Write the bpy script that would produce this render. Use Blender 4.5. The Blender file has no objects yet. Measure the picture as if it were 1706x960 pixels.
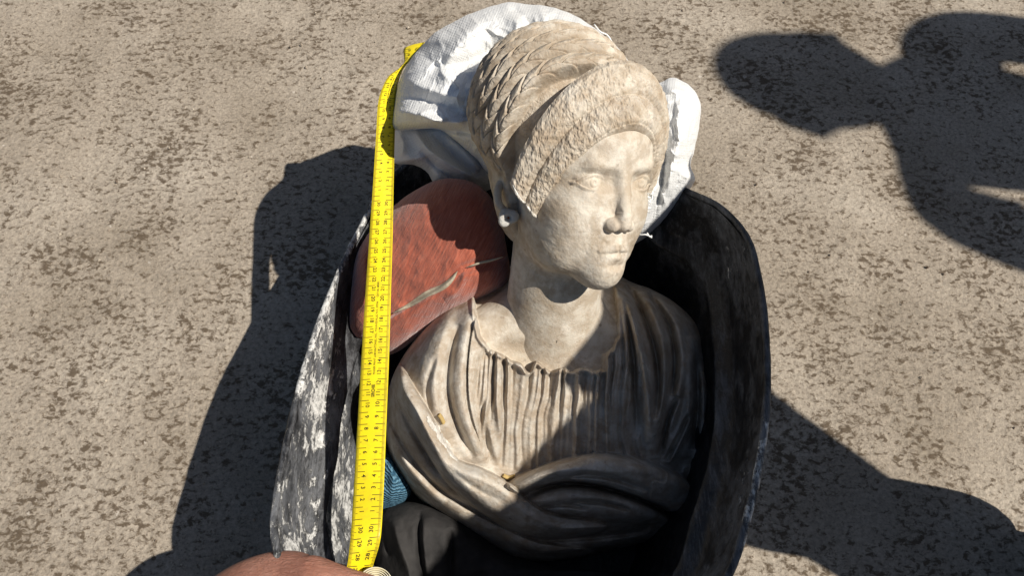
import bpy, bmesh, math, random
import numpy as np
from mathutils import Vector
random.seed(7); RNG = np.random.RandomState(5)
S = bpy.context.scene
COL = S.collection
# ------------------------------------------------------------------ camera, sky, sun, exposure
FPX = 1477.0; D0 = 80.0; PITCH = math.radians(60); H0 = 27.0          # design units: centimetres
SP, CP = math.sin(PITCH), math.cos(PITCH)
# design frame: origin = aimed-at point above the ground, X right, Y up the slope, Z towards the camera
def toW(P):
    P = np.asarray(P, float)
    x, y, z = P[..., 0], P[..., 1], P[..., 2]
    return np.stack([x, y * SP - z * CP, H0 + y * CP + z * SP], -1) * 0.01
def toB(Wp):
    Wp = np.asarray(Wp, float) * 100.0
    x, Y, Z = Wp[..., 0], Wp[..., 1], Wp[..., 2] - H0
    return np.stack([x, Y * SP + Z * CP, -Y * CP + Z * SP], -1)
def px(u, v, z):
    u = np.asarray(u, float); v = np.asarray(v, float); z = np.asarray(z, float)
    return np.stack(np.broadcast_arrays((u - 853) * (D0 - z) / FPX, (480 - v) * (D0 - z) / FPX, z), -1)
def uv_of(P):
    return P[..., 0] * FPX / (D0 - P[..., 2]) + 853, 480 - P[..., 1] * FPX / (D0 - P[..., 2])
cam = bpy.data.cameras.new('camera'); cam_o = bpy.data.objects.new('camera', cam); COL.objects.link(cam_o)
cam.sensor_width = 36; cam.lens = 36 * FPX / 1706; cam.clip_start = 0.02; cam.clip_end = 300
cam_o.location = Vector(toW([0, 0, D0])); cam_o.rotation_euler = (math.radians(90) - PITCH, 0, 0)
S.camera = cam_o
SUN_EL, SUN_AZ = math.radians(54), math.radians(-20)     # azimuth from +X towards +Y
w = bpy.data.worlds.new('World'); S.world = w; w.use_nodes = True
nt = w.node_tree; bg = nt.nodes['Background']; sky = nt.nodes.new('ShaderNodeTexSky')
sky.sky_type = 'NISHITA'; sky.sun_disc = False; sky.sun_elevation = SUN_EL
sky.sun_rotation = math.radians(90) - SUN_AZ
nt.links.new(sky.outputs[0], bg.inputs[0]); bg.inputs[1].default_value = 0.05
sl = bpy.data.lights.new('sun', 'SUN'); sl.energy = 5.0; sl.angle = math.radians(0.5); sl.color = (1, .945, .86)
so = bpy.data.objects.new('sun', sl); COL.objects.link(so)
sd = Vector((math.cos(SUN_EL) * math.cos(SUN_AZ), math.cos(SUN_EL) * math.sin(SUN_AZ), math.sin(SUN_EL)))
so.rotation_euler = sd.to_track_quat('Z', 'Y').to_euler(); so.location = (3, 0, 3)
S.view_settings.view_transform = 'Standard'; S.view_settings.look = 'None'
S.view_settings.exposure = 0.25; S.view_settings.gamma = 1
S.render.resolution_x = 1024; S.render.resolution_y = 577

# ------------------------------------------------------------------ helpers
def tag(o, label=None, cat=None, kind=None, group=None):
    if label: o['label'] = label
    if cat: o['category'] = cat
    if kind: o['kind'] = kind
    if group: o['group'] = group
    return o
def thing(name, base, label, cat):
    o = bpy.data.objects.new(name, None); COL.objects.link(o); o.empty_display_size = .05
    o.location = Vector(base); tag(o, label, cat); return o
def mesh_np(name, V, F, mat, parent=None, smooth=True, mats=None, midx=None):
    """V (n,3) world metres, F (m,k)"""
    V = np.asarray(V, float).reshape(-1, 3).copy(); F = np.asarray(F, np.int64)
    org = np.zeros(3)
    if parent is not None: org = np.array(parent.location)
    V -= org
    me = bpy.data.meshes.new(name); n, k = F.shape
    me.vertices.add(len(V)); me.vertices.foreach_set('co', V.ravel())
    me.loops.add(n * k); me.loops.foreach_set('vertex_index', F.ravel().astype(np.int32))
    me.polygons.add(n); me.polygons.foreach_set('loop_start', np.arange(0, n * k, k, dtype=np.int32))
    me.polygons.foreach_set('loop_total', np.full(n, k, dtype=np.int32))
    me.polygons.foreach_set('use_smooth', np.full(n, smooth))
    me.update(calc_edges=True); me.validate()
    o = bpy.data.objects.new(name, me); COL.objects.link(o)
    if parent is not None: o.parent = parent
    for m in (mats or [mat]): me.materials.append(m)
    if midx is not None: me.polygons.foreach_set('material_index', np.asarray(midx, np.int32))
    return o
def grid_faces(nu, nv, wu=False, wv=False):
    iu = np.arange(nu if wu else nu - 1); iv = np.arange(nv if wv else nv - 1)
    A, B = np.meshgrid(iu, iv, indexing='ij'); A2 = (A + 1) % nu; B2 = (B + 1) % nv
    return np.stack([A * nv + B, A2 * nv + B, A2 * nv + B2, A * nv + B2], -1).reshape(-1, 4)
def sm(a, b, x):
    t = np.clip((x - a) / (b - a), 0, 1); return t * t * (3 - 2 * t)
def h2(i, j, k=0):
    v = np.sin(i * 127.1 + j * 311.7 + k * 74.7) * 43758.5453; return v - np.floor(v)
def noise2(x, y, seed=0):
    xi, yi = np.floor(x), np.floor(y); fx, fy = x - xi, y - yi
    fx = fx * fx * (3 - 2 * fx); fy = fy * fy * (3 - 2 * fy)
    return (h2(xi, yi, seed) * (1 - fx) + h2(xi + 1, yi, seed) * fx) * (1 - fy) + (h2(xi, yi + 1, seed) * (1 - fx) + h2(xi + 1, yi + 1, seed) * fx) * fy - .5
def fbm(x, y, o=4, seed=0):
    s = 0; a = 1
    for i in range(o): s = s + a * noise2(x * 2 ** i, y * 2 ** i, seed + i); a *= .5
    return s
def worley(x, y, seed=0, jit=.8):
    xi, yi = np.floor(x), np.floor(y); d = np.full(np.shape(x), 9.0)
    for dx in (-1, 0, 1):
        for dy in (-1, 0, 1):
            cx, cy = xi + dx, yi + dy
            fx = cx + .5 + jit * (h2(cx, cy, seed) - .5); fy = cy + .5 + jit * (h2(cx, cy, seed + 9) - .5)
            d = np.minimum(d, np.hypot(x - fx, y - fy))
    return d
def polyd(U, V, pts):
    """distance to a polyline, parameter along it 0..1, signed side"""
    pts = np.asarray(pts, float); best = np.full(U.shape, 1e9); tb = np.zeros(U.shape); sb = np.zeros(U.shape)
    L = np.r_[0, np.cumsum(np.hypot(*np.diff(pts, axis=0).T))]
    for i in range(len(pts) - 1):
        a, b = pts[i], pts[i + 1]; d = b - a; l2 = d @ d + 1e-9
        t = np.clip(((U - a[0]) * d[0] + (V - a[1]) * d[1]) / l2, 0, 1)
        ex, ey = U - a[0] - t * d[0], V - a[1] - t * d[1]; dd = np.hypot(ex, ey); m = dd < best
        best[m] = dd[m]; tb[m] = ((L[i] + t * math.sqrt(l2)) / L[-1])[m]; sb[m] = np.sign(d[0] * ey - d[1] * ex)[m]
    return best, tb, sb
def spl(pts, n=8):
    """Catmull-Rom refine"""
    P = np.asarray(pts, float); P = np.vstack([2 * P[0] - P[1], P, 2 * P[-1] - P[-2]]); out = []
    for i in range(1, len(P) - 2):
        for t in np.arange(n) / n:
            a, b, c, d = P[i - 1], P[i], P[i + 1], P[i + 2]
            out.append(.5 * (2 * b + (c - a) * t + (2 * a - 5 * b + 4 * c - d) * t * t + (3 * b - a - 3 * c + d) * t ** 3))
    out.append(P[-2]); return np.array(out)
def splc(pts, n=8):
    P = np.asarray(pts, float); N = len(P); out = []
    for i in range(N):
        a, b, c, d = P[i - 1], P[i], P[(i + 1) % N], P[(i + 2) % N]
        for t in np.arange(n) / n:
            out.append(.5 * (2 * b + (c - a) * t + (2 * a - 5 * b + 4 * c - d) * t * t + (3 * b - a - 3 * c + d) * t ** 3))
    return np.array(out)
def inpoly(U, V, pts):
    """signed distance (positive inside) to a closed polygon"""
    pts = np.asarray(pts, float); c = np.vstack([pts, pts[:1]])
    d, _, _ = polyd(U, V, c); ins = np.zeros(U.shape, bool)
    for i in range(len(pts)):
        x1, y1 = c[i]; x2, y2 = c[i + 1]
        if y1 == y2: continue
        ins ^= ((y1 > V) != (y2 > V)) & (U < (x2 - x1) * (V - y1) / (y2 - y1) + x1)
    return np.where(ins, d, -d)

# ------------------------------------------------------------------ materials
class M:
    def __init__(s, name, rough=.7, spec=.3):
        s.m = bpy.data.materials.new(name); s.m.use_nodes = True; s.n = s.m.node_tree.nodes; s.l = s.m.node_tree.links
        s.b = s.n['Principled BSDF']; s.b.inputs['Roughness'].default_value = rough; s.b.inputs['Specular IOR Level'].default_value = spec
        s.tc = s.n.new('ShaderNodeTexCoord').outputs['Object']
    def sc(s, v):
        mp = s.n.new('ShaderNodeMapping'); mp.inputs['Scale'].default_value = v; s.l.new(s.tc, mp.inputs[0]); return mp.outputs[0]
    def noise(s, scale, detail=5, rough=.55, vec=None, dist=0):
        n = s.n.new('ShaderNodeTexNoise'); n.inputs['Scale'].default_value = scale; n.inputs['Detail'].default_value = detail
        n.inputs['Roughness'].default_value = rough; n.inputs['Distortion'].default_value = dist
        s.l.new(vec or s.tc, n.inputs['Vector']); return n.outputs['Fac']
    def vor(s, scale, vec=None, feat='F1'):
        n = s.n.new('ShaderNodeTexVoronoi'); n.feature = feat; n.inputs['Scale'].default_value = scale
        s.l.new(vec or s.tc, n.inputs['Vector']); return n.outputs['Distance']
    def ramp(s, fac, stops):
        r = s.n.new('ShaderNodeValToRGB'); e = r.color_ramp.elements
        while len(e) < len(stops): e.new(.5)
        for i, (p, c) in enumerate(stops):
            e[i].position = p; e[i].color = (c if hasattr(c, '__len__') else (c, c, c)) + (1,) if hasattr(c, '__len__') else (c, c, c, 1)
        s.l.new(fac, r.inputs[0]); return r.outputs[0]
    def mix(s, fac, a, b, mode='MIX'):
        n = s.n.new('ShaderNodeMix'); n.data_type = 'RGBA'; n.blend_type = mode
        for sock, v in ((n.inputs[0], fac), (n.inputs[6], a), (n.inputs[7], b)):
            if isinstance(v, (int, float)): sock.default_value = v
            elif isinstance(v, tuple): sock.default_value = v + (1,)
            else: s.l.new(v, sock)
        return n.outputs[2]
    def math(s, op, a, b=0.0):
        n = s.n.new('ShaderNodeMath'); n.operation = op
        for sock, v in ((n.inputs[0], a), (n.inputs[1], b)):
            if isinstance(v, (int, float)): sock.default_value = v
            else: s.l.new(v, sock)
        return n.outputs[0]
    def attr(s, name):
        n = s.n.new('ShaderNodeAttribute'); n.attribute_name = name; return n.outputs['Fac']
    def col(s, c):
        if isinstance(c, tuple): s.b.inputs['Base Color'].default_value = c + (1,)
        else: s.l.new(c, s.b.inputs['Base Color'])
    def bump(s, h, dist, strength=1.0, prev=None):
        n = s.n.new('ShaderNodeBump'); n.inputs['Distance'].default_value = dist; n.inputs['Strength'].default_value = strength
        s.l.new(h, n.inputs['Height'])
        if prev: s.l.new(prev, n.inputs['Normal'])
        s.l.new(n.outputs[0], s.b.inputs['Normal']); return n.outputs[0]

def marble(name, base, dirt, warm, k=1.0):
    m = M(name, .75, .22)
    c = m.ramp(m.noise(14, 6, .6), [(.3, dirt), (.52, base), (.72, warm)])
    spots = m.ramp(m.noise(70, 4, .65), [(.40, 0.0), (.60, 1.0)])
    c = m.mix(m.math('MULTIPLY', m.math('SUBTRACT', 1.0, spots), .50 * k), c, (.29, .205, .125))
    fl = m.ramp(m.noise(30, 6, .7, dist=.6), [(.54, 0.0), (.68, 1.0)])
    c = m.mix(m.math('MULTIPLY', fl, .5 * k), c, (.24, .17, .10))
    gr = m.ramp(m.noise(19, 5, .7, m.sc((1.2, 1, .8))), [(.56, 0.0), (.70, 1.0)])
    c = m.mix(m.math('MULTIPLY', gr, .4 * k), c, (.33, .32, .30))
    lt = m.ramp(m.noise(55, 5, .7), [(.60, 0.0), (.70, 1.0)])
    c = m.mix(m.math('MULTIPLY', lt, .35), c, (.80, .74, .64))
    dk = m.ramp(m.noise(120, 3, .6), [(.66, 0.0), (.74, 1.0)])
    c = m.mix(m.math('MULTIPLY', dk, .5 * k), c, (.17, .12, .08))
    m.col(c)
    m.l.new(m.ramp(m.noise(40, 4), [(.3, .6), (.7, .85)]), m.b.inputs['Roughness'])
    b = m.bump(m.noise(420, 4, .65), .0008, .6)
    m.bump(m.noise(110, 6, .65), .0018, .55, b)
    try:
        m.b.inputs['Subsurface Weight'].default_value = .08; m.b.inputs['Subsurface Radius'].default_value = (.006, .004, .003)
        m.b.inputs['Subsurface Scale'].default_value = .5
    except Exception: pass
    return m.m
MAT_FACE = marble('marble_face', (.585, .525, .435), (.43, .37, .285), (.67, .62, .54))
MAT_HAIR = marble('marble_hair', (.53, .465, .375), (.38, .32, .245), (.63, .57, .48), 1.1)
MAT_DRAPE = marble('marble_drapery', (.52, .475, .405), (.37, .32, .26), (.60, .56, .49), 1.1)
MAT_EAR = marble('marble_ear', (.50, .48, .44), (.38, .36, .32), (.58, .56, .52), .6)
m = M('chipped_marble', .85, .2); m.col(m.ramp(m.noise(160, 5), [(.35, (.46, .42, .36)), (.65, (.72, .69, .63))])); m.bump(m.noise(600, 3), .001, .8); MAT_CHIP = m.m
m = M('rust_stain', .8, .2); m.col((.28, .09, .035)); MAT_RUST = m.m

# ground: weathered concrete with dark flecks
m = M('concrete', .9, .15)
c = m.ramp(m.noise(5, 6, .6), [(.3, (.30, .25, .19)), (.5, (.39, .33, .26)), (.7, (.48, .415, .335))])
grit = m.ramp(m.noise(220, 4, .7), [(.35, .62), (.65, 1.0)])
c = m.mix(1.0, c, grit, 'MULTIPLY')
v1 = m.sc((.85, 1.15, 1)); big = m.noise(9, 5, .65)
f1 = m.noise(118, 6, .66, v1, .35)
f1 = m.math('ADD', f1, m.math('MULTIPLY', m.math('SUBTRACT', big, .5), .5))
fl = m.ramp(f1, [(.515, 0.0), (.615, 1.0)])
c = m.mix(m.math('MULTIPLY', fl, .88), c, (.085, .06, .038))
f2 = m.ramp(m.noise(260, 4, .6, v1), [(.58, 0.0), (.66, 1.0)])
c = m.mix(m.math('MULTIPLY', f2, .6), c, (.13, .095, .06))
wh = m.ramp(m.noise(75, 3, .6), [(.70, 0.0), (.75, 1.0)])
c = m.mix(m.math('MULTIPLY', wh, .55), c, (.62, .56, .48))
m.col(c)
b = m.bump(m.noise(260, 5, .7), .0025, .7)
m.bump(f1, .004, .6, b)
MAT_GROUND = m.m

# black rubber tub with dried plaster
m = M('black_rubber', .5, .4)
zone = m.attr('plaster')  # plaster amount; also carries painted wall shade and the rim highlight
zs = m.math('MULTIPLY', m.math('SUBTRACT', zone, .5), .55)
big = m.math('MULTIPLY', m.math('SUBTRACT', m.noise(15, 5, .65, m.sc((1.2, .5, .8))), .5), .85)
pa = m.math('ADD', m.math('ADD', m.noise(105, 8, .78, m.sc((1.3, .5, .9)), .2), big), zs)
pb = m.math('ADD', m.math('ADD', m.noise(60, 8, .8, m.sc((1.4, .4, .8)), .2), big), m.math('MULTIPLY', zs, .8))
film = m.ramp(pb, [(.38, 0.0), (.72, 1.0)])
c = m.mix(film, (.009, .009, .010), (.16, .165, .175))
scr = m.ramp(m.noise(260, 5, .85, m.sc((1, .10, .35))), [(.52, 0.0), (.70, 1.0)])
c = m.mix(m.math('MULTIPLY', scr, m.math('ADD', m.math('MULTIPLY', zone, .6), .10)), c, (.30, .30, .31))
thick = m.ramp(pa, [(.57, 0.0), (.62, 1.0)])
c = m.mix(thick, c, m.ramp(m.noise(240, 4, .7), [(.35, (.30, .295, .28)), (.6, (.66, .65, .62))]))
blk = m.ramp(m.noise(150, 6, .8, m.sc((1.4, .4, 1))), [(.54, 0.0), (.62, 1.0)])
c = m.mix(m.math('MULTIPLY', blk, .75), c, (.013, .013, .014))
m.col(c)
m.l.new(m.ramp(film, [(0.0, .42), (1.0, .9)]), m.b.inputs['Roughness'])
b = m.bump(m.noise(60, 6, .7), .003, .6); m.bump(thick, .002, .8, b)
MAT_TUB = m.m
m = M('worn_rim', .6, .4)
c = m.ramp(m.noise(120, 5, .7), [(.42, (.03, .03, .03)), (.56, (.12, .12, .12)), (.70, (.5, .49, .47))]); m.col(c); m.bump(m.noise(150, 4), .002, .7); MAT_RIM = m.m

# woven white sack
m = M('woven_polypropylene', .5, .35)
wu = m.n.new('ShaderNodeTexWave'); wu.wave_type = 'BANDS'; wu.bands_direction = 'X'; wu.inputs['Scale'].default_value = 430 / 6.28 * 2; wu.inputs['Distortion'].default_value = 1.2; wu.inputs['Detail'].default_value = 1
wv = m.n.new('ShaderNodeTexWave'); wv.wave_type = 'BANDS'; wv.bands_direction = 'Y'; wv.inputs['Scale'].default_value = 430 / 6.28 * 2; wv.inputs['Distortion'].default_value = 1.2
uvn = m.n.new('ShaderNodeUVMap').outputs[0]
m.l.new(uvn, wu.inputs[0]); m.l.new(uvn, wv.inputs[0])
wsum = m.math('MAXIMUM', wu.outputs['Fac'], m.math('MULTIPLY', wv.outputs['Fac'], .8))
m.col(m.mix(m.ramp(m.noise(9, 5), [(.35, 0.0), (.65, 1.0)]), (.66, .655, .635), (.79, .79, .775)))
b = m.bump(wsum, .0007, .35)
m.bump(m.noise(75, 5, .65, m.sc((1, 1, 1)), .6), .004, .55, b)
m.b.inputs['Sheen Weight'].default_value = .15
MAT_SACK = m.m
m = M('sack_thread', .6, .3); m.col((.78, .78, .75)); MAT_THREAD = m.m

# terracotta cushion cloth
m = M('terracotta_cloth', .98, .05)
n1 = m.noise(60, 4, .6, m.sc((9, 1.2, 9)))
ru = m.n.new('ShaderNodeUVMap').outputs[0]
mp = m.n.new('ShaderNodeMapping'); mp.inputs['Scale'].default_value = (560, 60, 1); m.l.new(ru, mp.inputs[0])
n2 = m.noise(1.0, 4, .65, mp.outputs[0])
c = m.ramp(n2, [(.25, (.22, .055, .032)), (.5, (.34, .092, .055)), (.75, (.45, .15, .095))])
lint = m.ramp(m.noise(150, 3, .6), [(.70, 0.0), (.74, 1.0)])
c = m.mix(m.math('MULTIPLY', lint, .35), c, (.55, .38, .30)); m.col(c)
b = m.bump(n2, .002, .7); m.bump(m.noise(45, 5, .65), .004, .5, b); m.b.inputs['Sheen Weight'].default_value = .4
MAT_CUSH = m.m
m = M('zip_tape', .9, .1); m.col(m.ramp(m.noise(400, 3), [(.3, (.28, .24, .17)), (.7, (.42, .37, .28))])); MAT_ZIP = m.m
m = M('blue_rib_knit', .95, .1)
wk = m.n.new('ShaderNodeTexWave'); wk.wave_type = 'BANDS'; wk.bands_direction = 'DIAGONAL'; wk.inputs['Scale'].default_value = 110; wk.inputs['Distortion'].default_value = 3; wk.inputs['Detail Scale'].default_value = 3
m.l.new(m.tc, wk.inputs[0])
m.col(m.mix(m.math('MULTIPLY', wk.outputs['Fac'], m.noise(200, 3)), (.03, .09, .15), (.22, .42, .55))); m.bump(wk.outputs['Fac'], .002, .8); MAT_BLUE = m.m
m = M('black_cloth', .8, .2)
m.col(m.ramp(m.noise(30, 5), [(.35, (.018, .017, .017)), (.7, (.045, .042, .04))])); m.bump(m.noise(90, 5), .003, .5); MAT_BLACK = m.m
m = M('tape_yellow', .35, .4)
c = m.mix(m.ramp(m.noise(40, 4), [(.4, 0.0), (.7, 1.0)]), (.80, .63, .012), (.70, .55, .014))
m.col(m.mix(m.math('MULTIPLY', m.ramp(m.noise(150, 6, .75), [(.52, 0.0), (.66, 1.0)]), .30), c, (.33, .25, .05))); m.bump(m.noise(60, 4), .0012, .4); MAT_TAPE = m.m
m = M('tape_print', .6, .2); m.col((.035, .03, .012)); MAT_INK = m.m
m = M('tape_back', .6, .3); m.col(m.ramp(m.noise(90, 4), [(.3, (.62, .56, .38)), (.7, (.75, .70, .52))])); MAT_COIL = m.m
m = M('skin', .5, .35)
c = m.ramp(m.noise(35, 5, .6), [(.3, (.25, .105, .07)), (.55, (.34, .155, .105)), (.75, (.42, .21, .15))]); m.col(c)
vv = m.vor(420); b = m.bump(vv, .0006, .5); m.bump(m.noise(140, 6, .7, m.sc((1, 2.8, 1)), .6), .005, .7, b)
m.b.inputs['Subsurface Weight'].default_value = .15; m.b.inputs['Subsurface Radius'].default_value = (.01, .004, .002); m.b.inputs['Subsurface Scale'].default_value = .6
MAT_SKIN = m.m
m = M('nail', .3, .5); m.col((.62, .38, .30)); MAT_NAIL = m.m
m = M('straw', .8, .2); m.col((.42, .30, .12)); MAT_STRAW = m.m

# ------------------------------------------------------------------ ground (one uneven sheet, fine near the tub)
def ground():
    a = np.concatenate([-np.geomspace(60, 1.6, 14), np.linspace(-1.5, 1.5, 260), np.geomspace(1.6, 60, 14)])
    X, Y = np.meshgrid(a, a + .1, indexing='ij')
    Z = (fbm(X * 9, Y * 9, 3, 3) * .004 + fbm(X * 60, Y * 60, 3, 8) * .0022) * np.exp(-(np.hypot(X, Y) / 2.5) ** 4)
    mesh_np('ground', np.stack([X, Y, Z], -1), grid_faces(len(a), len(a)), MAT_GROUND)
    tag(bpy.data.objects['ground'], kind='structure')
ground()

def grit():
    rg_ = np.random.RandomState(3); V, F = [], []
    for i in range(420):
        x, y = rg_.uniform(-.75, .8), rg_.uniform(-.35, .75); r_ = .0007 + .0016 * rg_.rand() ** 3
        b = len(V); n = 6
        for k in range(n):
            a = 2 * math.pi * k / n; q = r_ * (.7 + .6 * rg_.rand()); V.append((x + q * math.cos(a), y + q * math.sin(a), .0015))
        V.append((x, y, .0015 + r_ * (.8 + rg_.rand()))); V.append((x, y, -.002))
        for k in range(n): F.append((b + k, b + (k + 1) % n, b + n)); F.append((b + (k + 1) % n, b + k, b + n + 1))
    mm = M('grit', .9, .1); mm.col(mm.ramp(mm.noise(30, 2), [(.4, (.16, .12, .09)), (.6, (.45, .39, .31))]))
    o = mesh_np('grit', np.array(V), np.array(F), mm.m, smooth=False); tag(o, 'loose grit and crumbs scattered over the concrete ground', 'grit', 'stuff')
grit()
# ------------------------------------------------------------------ tub
RIM = [(1126, 312, -6), (1194, 347, -3), (1240, 400, 0), (1261, 480, 3), (1270, 570, 6), (1271, 660, 8.5), (1262, 750, 11), (1241, 850, 13),
       (1202, 965, 15), (1100, 1080, 17), (860, 1150, 17.5), (620, 1110, 16), (495, 985, 12.5), (463, 880, 9.5), (478, 770, 6), (500, 665, 2.5), (527, 570, -1),
       (556, 490, -5), (596, 400, -9.5), (655, 300, -15), (750, 235, -18), (900, 200, -18), (1040, 235, -13)]
def build_tub():
    P = px(*np.array(RIM, float).T); W = toW(splc(P, 14)); N = len(W)
    c = W.mean(0); ang = np.arange(N)
    bot = np.stack([c[0] + (W[:, 0] - c[0]) * .70, c[1] + .0 + (W[:, 1] - c[1]) * .70, np.full(N, .006)], -1)
    tx = np.roll(W, -1, 0) - np.roll(W, 1, 0); nrm = np.stack([tx[:, 1], -tx[:, 0]], -1); nrm /= np.linalg.norm(nrm, axis=1)[:, None]
    if ((W[:, :2] - c[:2]) * nrm).sum() < 0: nrm = -nrm
    prof = []  # (s, outward offset m)
    for s in np.linspace(0, 1, 150):
        off = -.014 * math.exp(-((s - .235) / .022) ** 2) + .006 * math.exp(-((s - .285) / .03) ** 2)
        prof.append((s, off))
    rows = []
    for s, off in prof:
        p = W * (1 - s) + bot * s; th = np.arange(N) * .11
        o2 = off + .0035 * fbm(np.arange(N) * .05 + 3, np.full(N, s * 4), 3, 11) * (1 + 2 * s) 
        p = p.copy(); p[:, :2] += nrm * o2[:, None] if hasattr(o2, '__len__') else 0; rows.append(p)
    inner = np.array(rows)
    root = thing('rubber_tub', (c[0], c[1], 0), 'black flexible rubber tub spattered with white plaster, the bust lying inside it', 'tub')
    o = mesh_np('inner_wall', inner.reshape(-1, 3), grid_faces(len(prof), N, False, True), MAT_TUB, root)
    at = o.data.attributes.new('plaster', 'FLOAT', 'POINT')
    ss = np.repeat(np.array([p[0] for p in prof]), N); xx = inner.reshape(-1, 3)
    left = sm(.05, -.25, xx[:, 0] - c[0] + 0.02); low = sm(.15, -.25, xx[:, 1] - .0)
    plaster_shade = .16 + .62 * left * (.45 + .55 * low) + .16 * (1 - left) * sm(.6, .0, ss)  # right wall gets little plaster: its unlit side is painted darker
    plaster_shade = plaster_shade - .5 * np.exp(-((ss - .245) / .03) ** 2) * left  # dark strip painted in for the shadow beside the fold ridge
    at.data.foreach_set('value', plaster_shade.astype(np.float32))
    # floor, outer wall
    bi = len(prof) - 1; ctr = np.array([[c[0], c[1], .006]])
    V = np.vstack([inner[bi], ctr]); i = np.arange(N); F = np.stack([i, (i + 1) % N, np.full(N, N)], -1)
    mesh_np('tub_floor', V, F, MAT_TUB, root)
    out = []
    for s in np.linspace(0.02, 1, 14):
        p = (W * (1 - s) + bot * s).copy(); p[:, :2] += nrm * .008; out.append(p)
    out = np.array(out); out[-1, :, 2] = .002
    mesh_np('outer_wall', out.reshape(-1, 3), grid_faces(14, N, False, True), MAT_RIM if False else MAT_TUB, root)
    # rolled rim bead
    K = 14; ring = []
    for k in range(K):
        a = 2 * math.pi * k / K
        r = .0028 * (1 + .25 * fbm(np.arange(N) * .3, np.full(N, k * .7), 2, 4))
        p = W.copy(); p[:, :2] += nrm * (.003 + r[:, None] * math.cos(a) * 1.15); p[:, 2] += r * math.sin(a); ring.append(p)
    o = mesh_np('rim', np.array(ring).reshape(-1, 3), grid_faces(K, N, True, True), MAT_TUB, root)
    rx_ = np.array(ring).reshape(-1, 3); plaster_glint = .25 + .35 * sm(.0, -.2, rx_[:, 0] - c[0]) + .45 * sm(.05, .2, rx_[:, 0] - c[0]) * sm(-.08, -.16, rx_[:, 1])  # left side mottled plaster; lower right is a painted sun highlight
    o.data.attributes.new('plaster', 'FLOAT', 'POINT').data.foreach_set('value', plaster_glint.astype(np.float32))
    return root
def tube(name, path, r, mat, parent, K=10, caps=True):
    P = np.asarray(path, float); n = len(P); T = np.gradient(P, axis=0); T /= np.linalg.norm(T, axis=1)[:, None] + 1e-12
    up = np.array([0, 0, 1.]) if abs(T[0][2]) < .9 else np.array([1., 0, 0])
    r = np.broadcast_to(r, (n,)); V = []
    for i in range(n):
        u = np.cross(T[i], up); u /= np.linalg.norm(u); v = np.cross(u, T[i]); up = v
        for k in range(K):
            a = 2 * math.pi * k / K; V.append(P[i] + r[i] * (math.cos(a) * u + math.sin(a) * v))
    F = grid_faces(n, K, False, True)
    V += [P[0], P[-1]]; F = list(map(list, F))
    cap = [[k, (k + 1) % K, n * K, n * K] for k in range(K)] + [[(n - 1) * K + k, (n - 1) * K + (k + 1) % K, n * K + 1, n * K + 1] for k in range(K)]
    me = bpy.data.meshes.new(name); off = np.array(parent.location) if parent is not None else 0
    me.from_pydata([tuple(x - off) for x in np.array(V)], [], F + [c[:3] for c in cap]); me.materials.append(mat)
    for p in me.polygons: p.use_smooth = True
    o = bpy.data.objects.new(name, me); COL.objects.link(o); o.parent = parent; return o
tub = build_tub()

# ------------------------------------------------------------------ marble bust
BUST = thing('marble_bust', toW([2, -12, -9]), 'weathered marble bust of a woman with braided turban hair, lying in the black tub', 'bust')
# --- head: implicit surface in head space (x viewer's right when frontal, y up, z out of the face; life-size cm), ray-cast into a mesh
HY, HP, HR, HS = math.radians(34), math.radians(15), math.radians(-6.5), .795
HT = np.array([5.35, 10.1, 4.0])
def rotm(a, b, c):
    ca, sa, cb, sb, cc, sc_ = math.cos(a), math.sin(a), math.cos(b), math.sin(b), math.cos(c), math.sin(c)
    return np.array([[cc, -sc_, 0], [sc_, cc, 0], [0, 0, 1]]) @ np.array([[1, 0, 0], [0, cb, -sb], [0, sb, cb]]) @ np.array([[ca, 0, sa], [0, 1, 0], [-sa, 0, ca]])
HM = rotm(HY, HP, HR)
def h2B(p): return (np.asarray(p) * HS) @ HM.T + HT
def B2h(p): return ((np.asarray(p) - HT) @ HM) / HS
def ell(p, c, r):
    q = (p - np.array(c)) / np.array(r); l = np.sqrt((q * q).sum(-1)) + 1e-9; g = np.sqrt(((q / np.array(r)) ** 2).sum(-1)) + 1e-9
    return l * (l - 1) / g
def cap(p, a, b, r1, r2):
    a, b = np.array(a, float), np.array(b, float); d = b - a; t = np.clip(((p - a) @ d) / (d @ d), 0, 1)
    return np.linalg.norm(p - a - t[..., None] * d, axis=-1) - (r1 + (r2 - r1) * t)
def smin(a, b, k): h = np.clip(.5 + .5 * (b - a) / k, 0, 1); return b * (1 - h) + a * h - k * h * (1 - h)
def smax(a, b, k): return -smin(-a, -b, k)
NECK_B = px(915, 575, -5.0); NECK_H = B2h(NECK_B)
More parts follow.
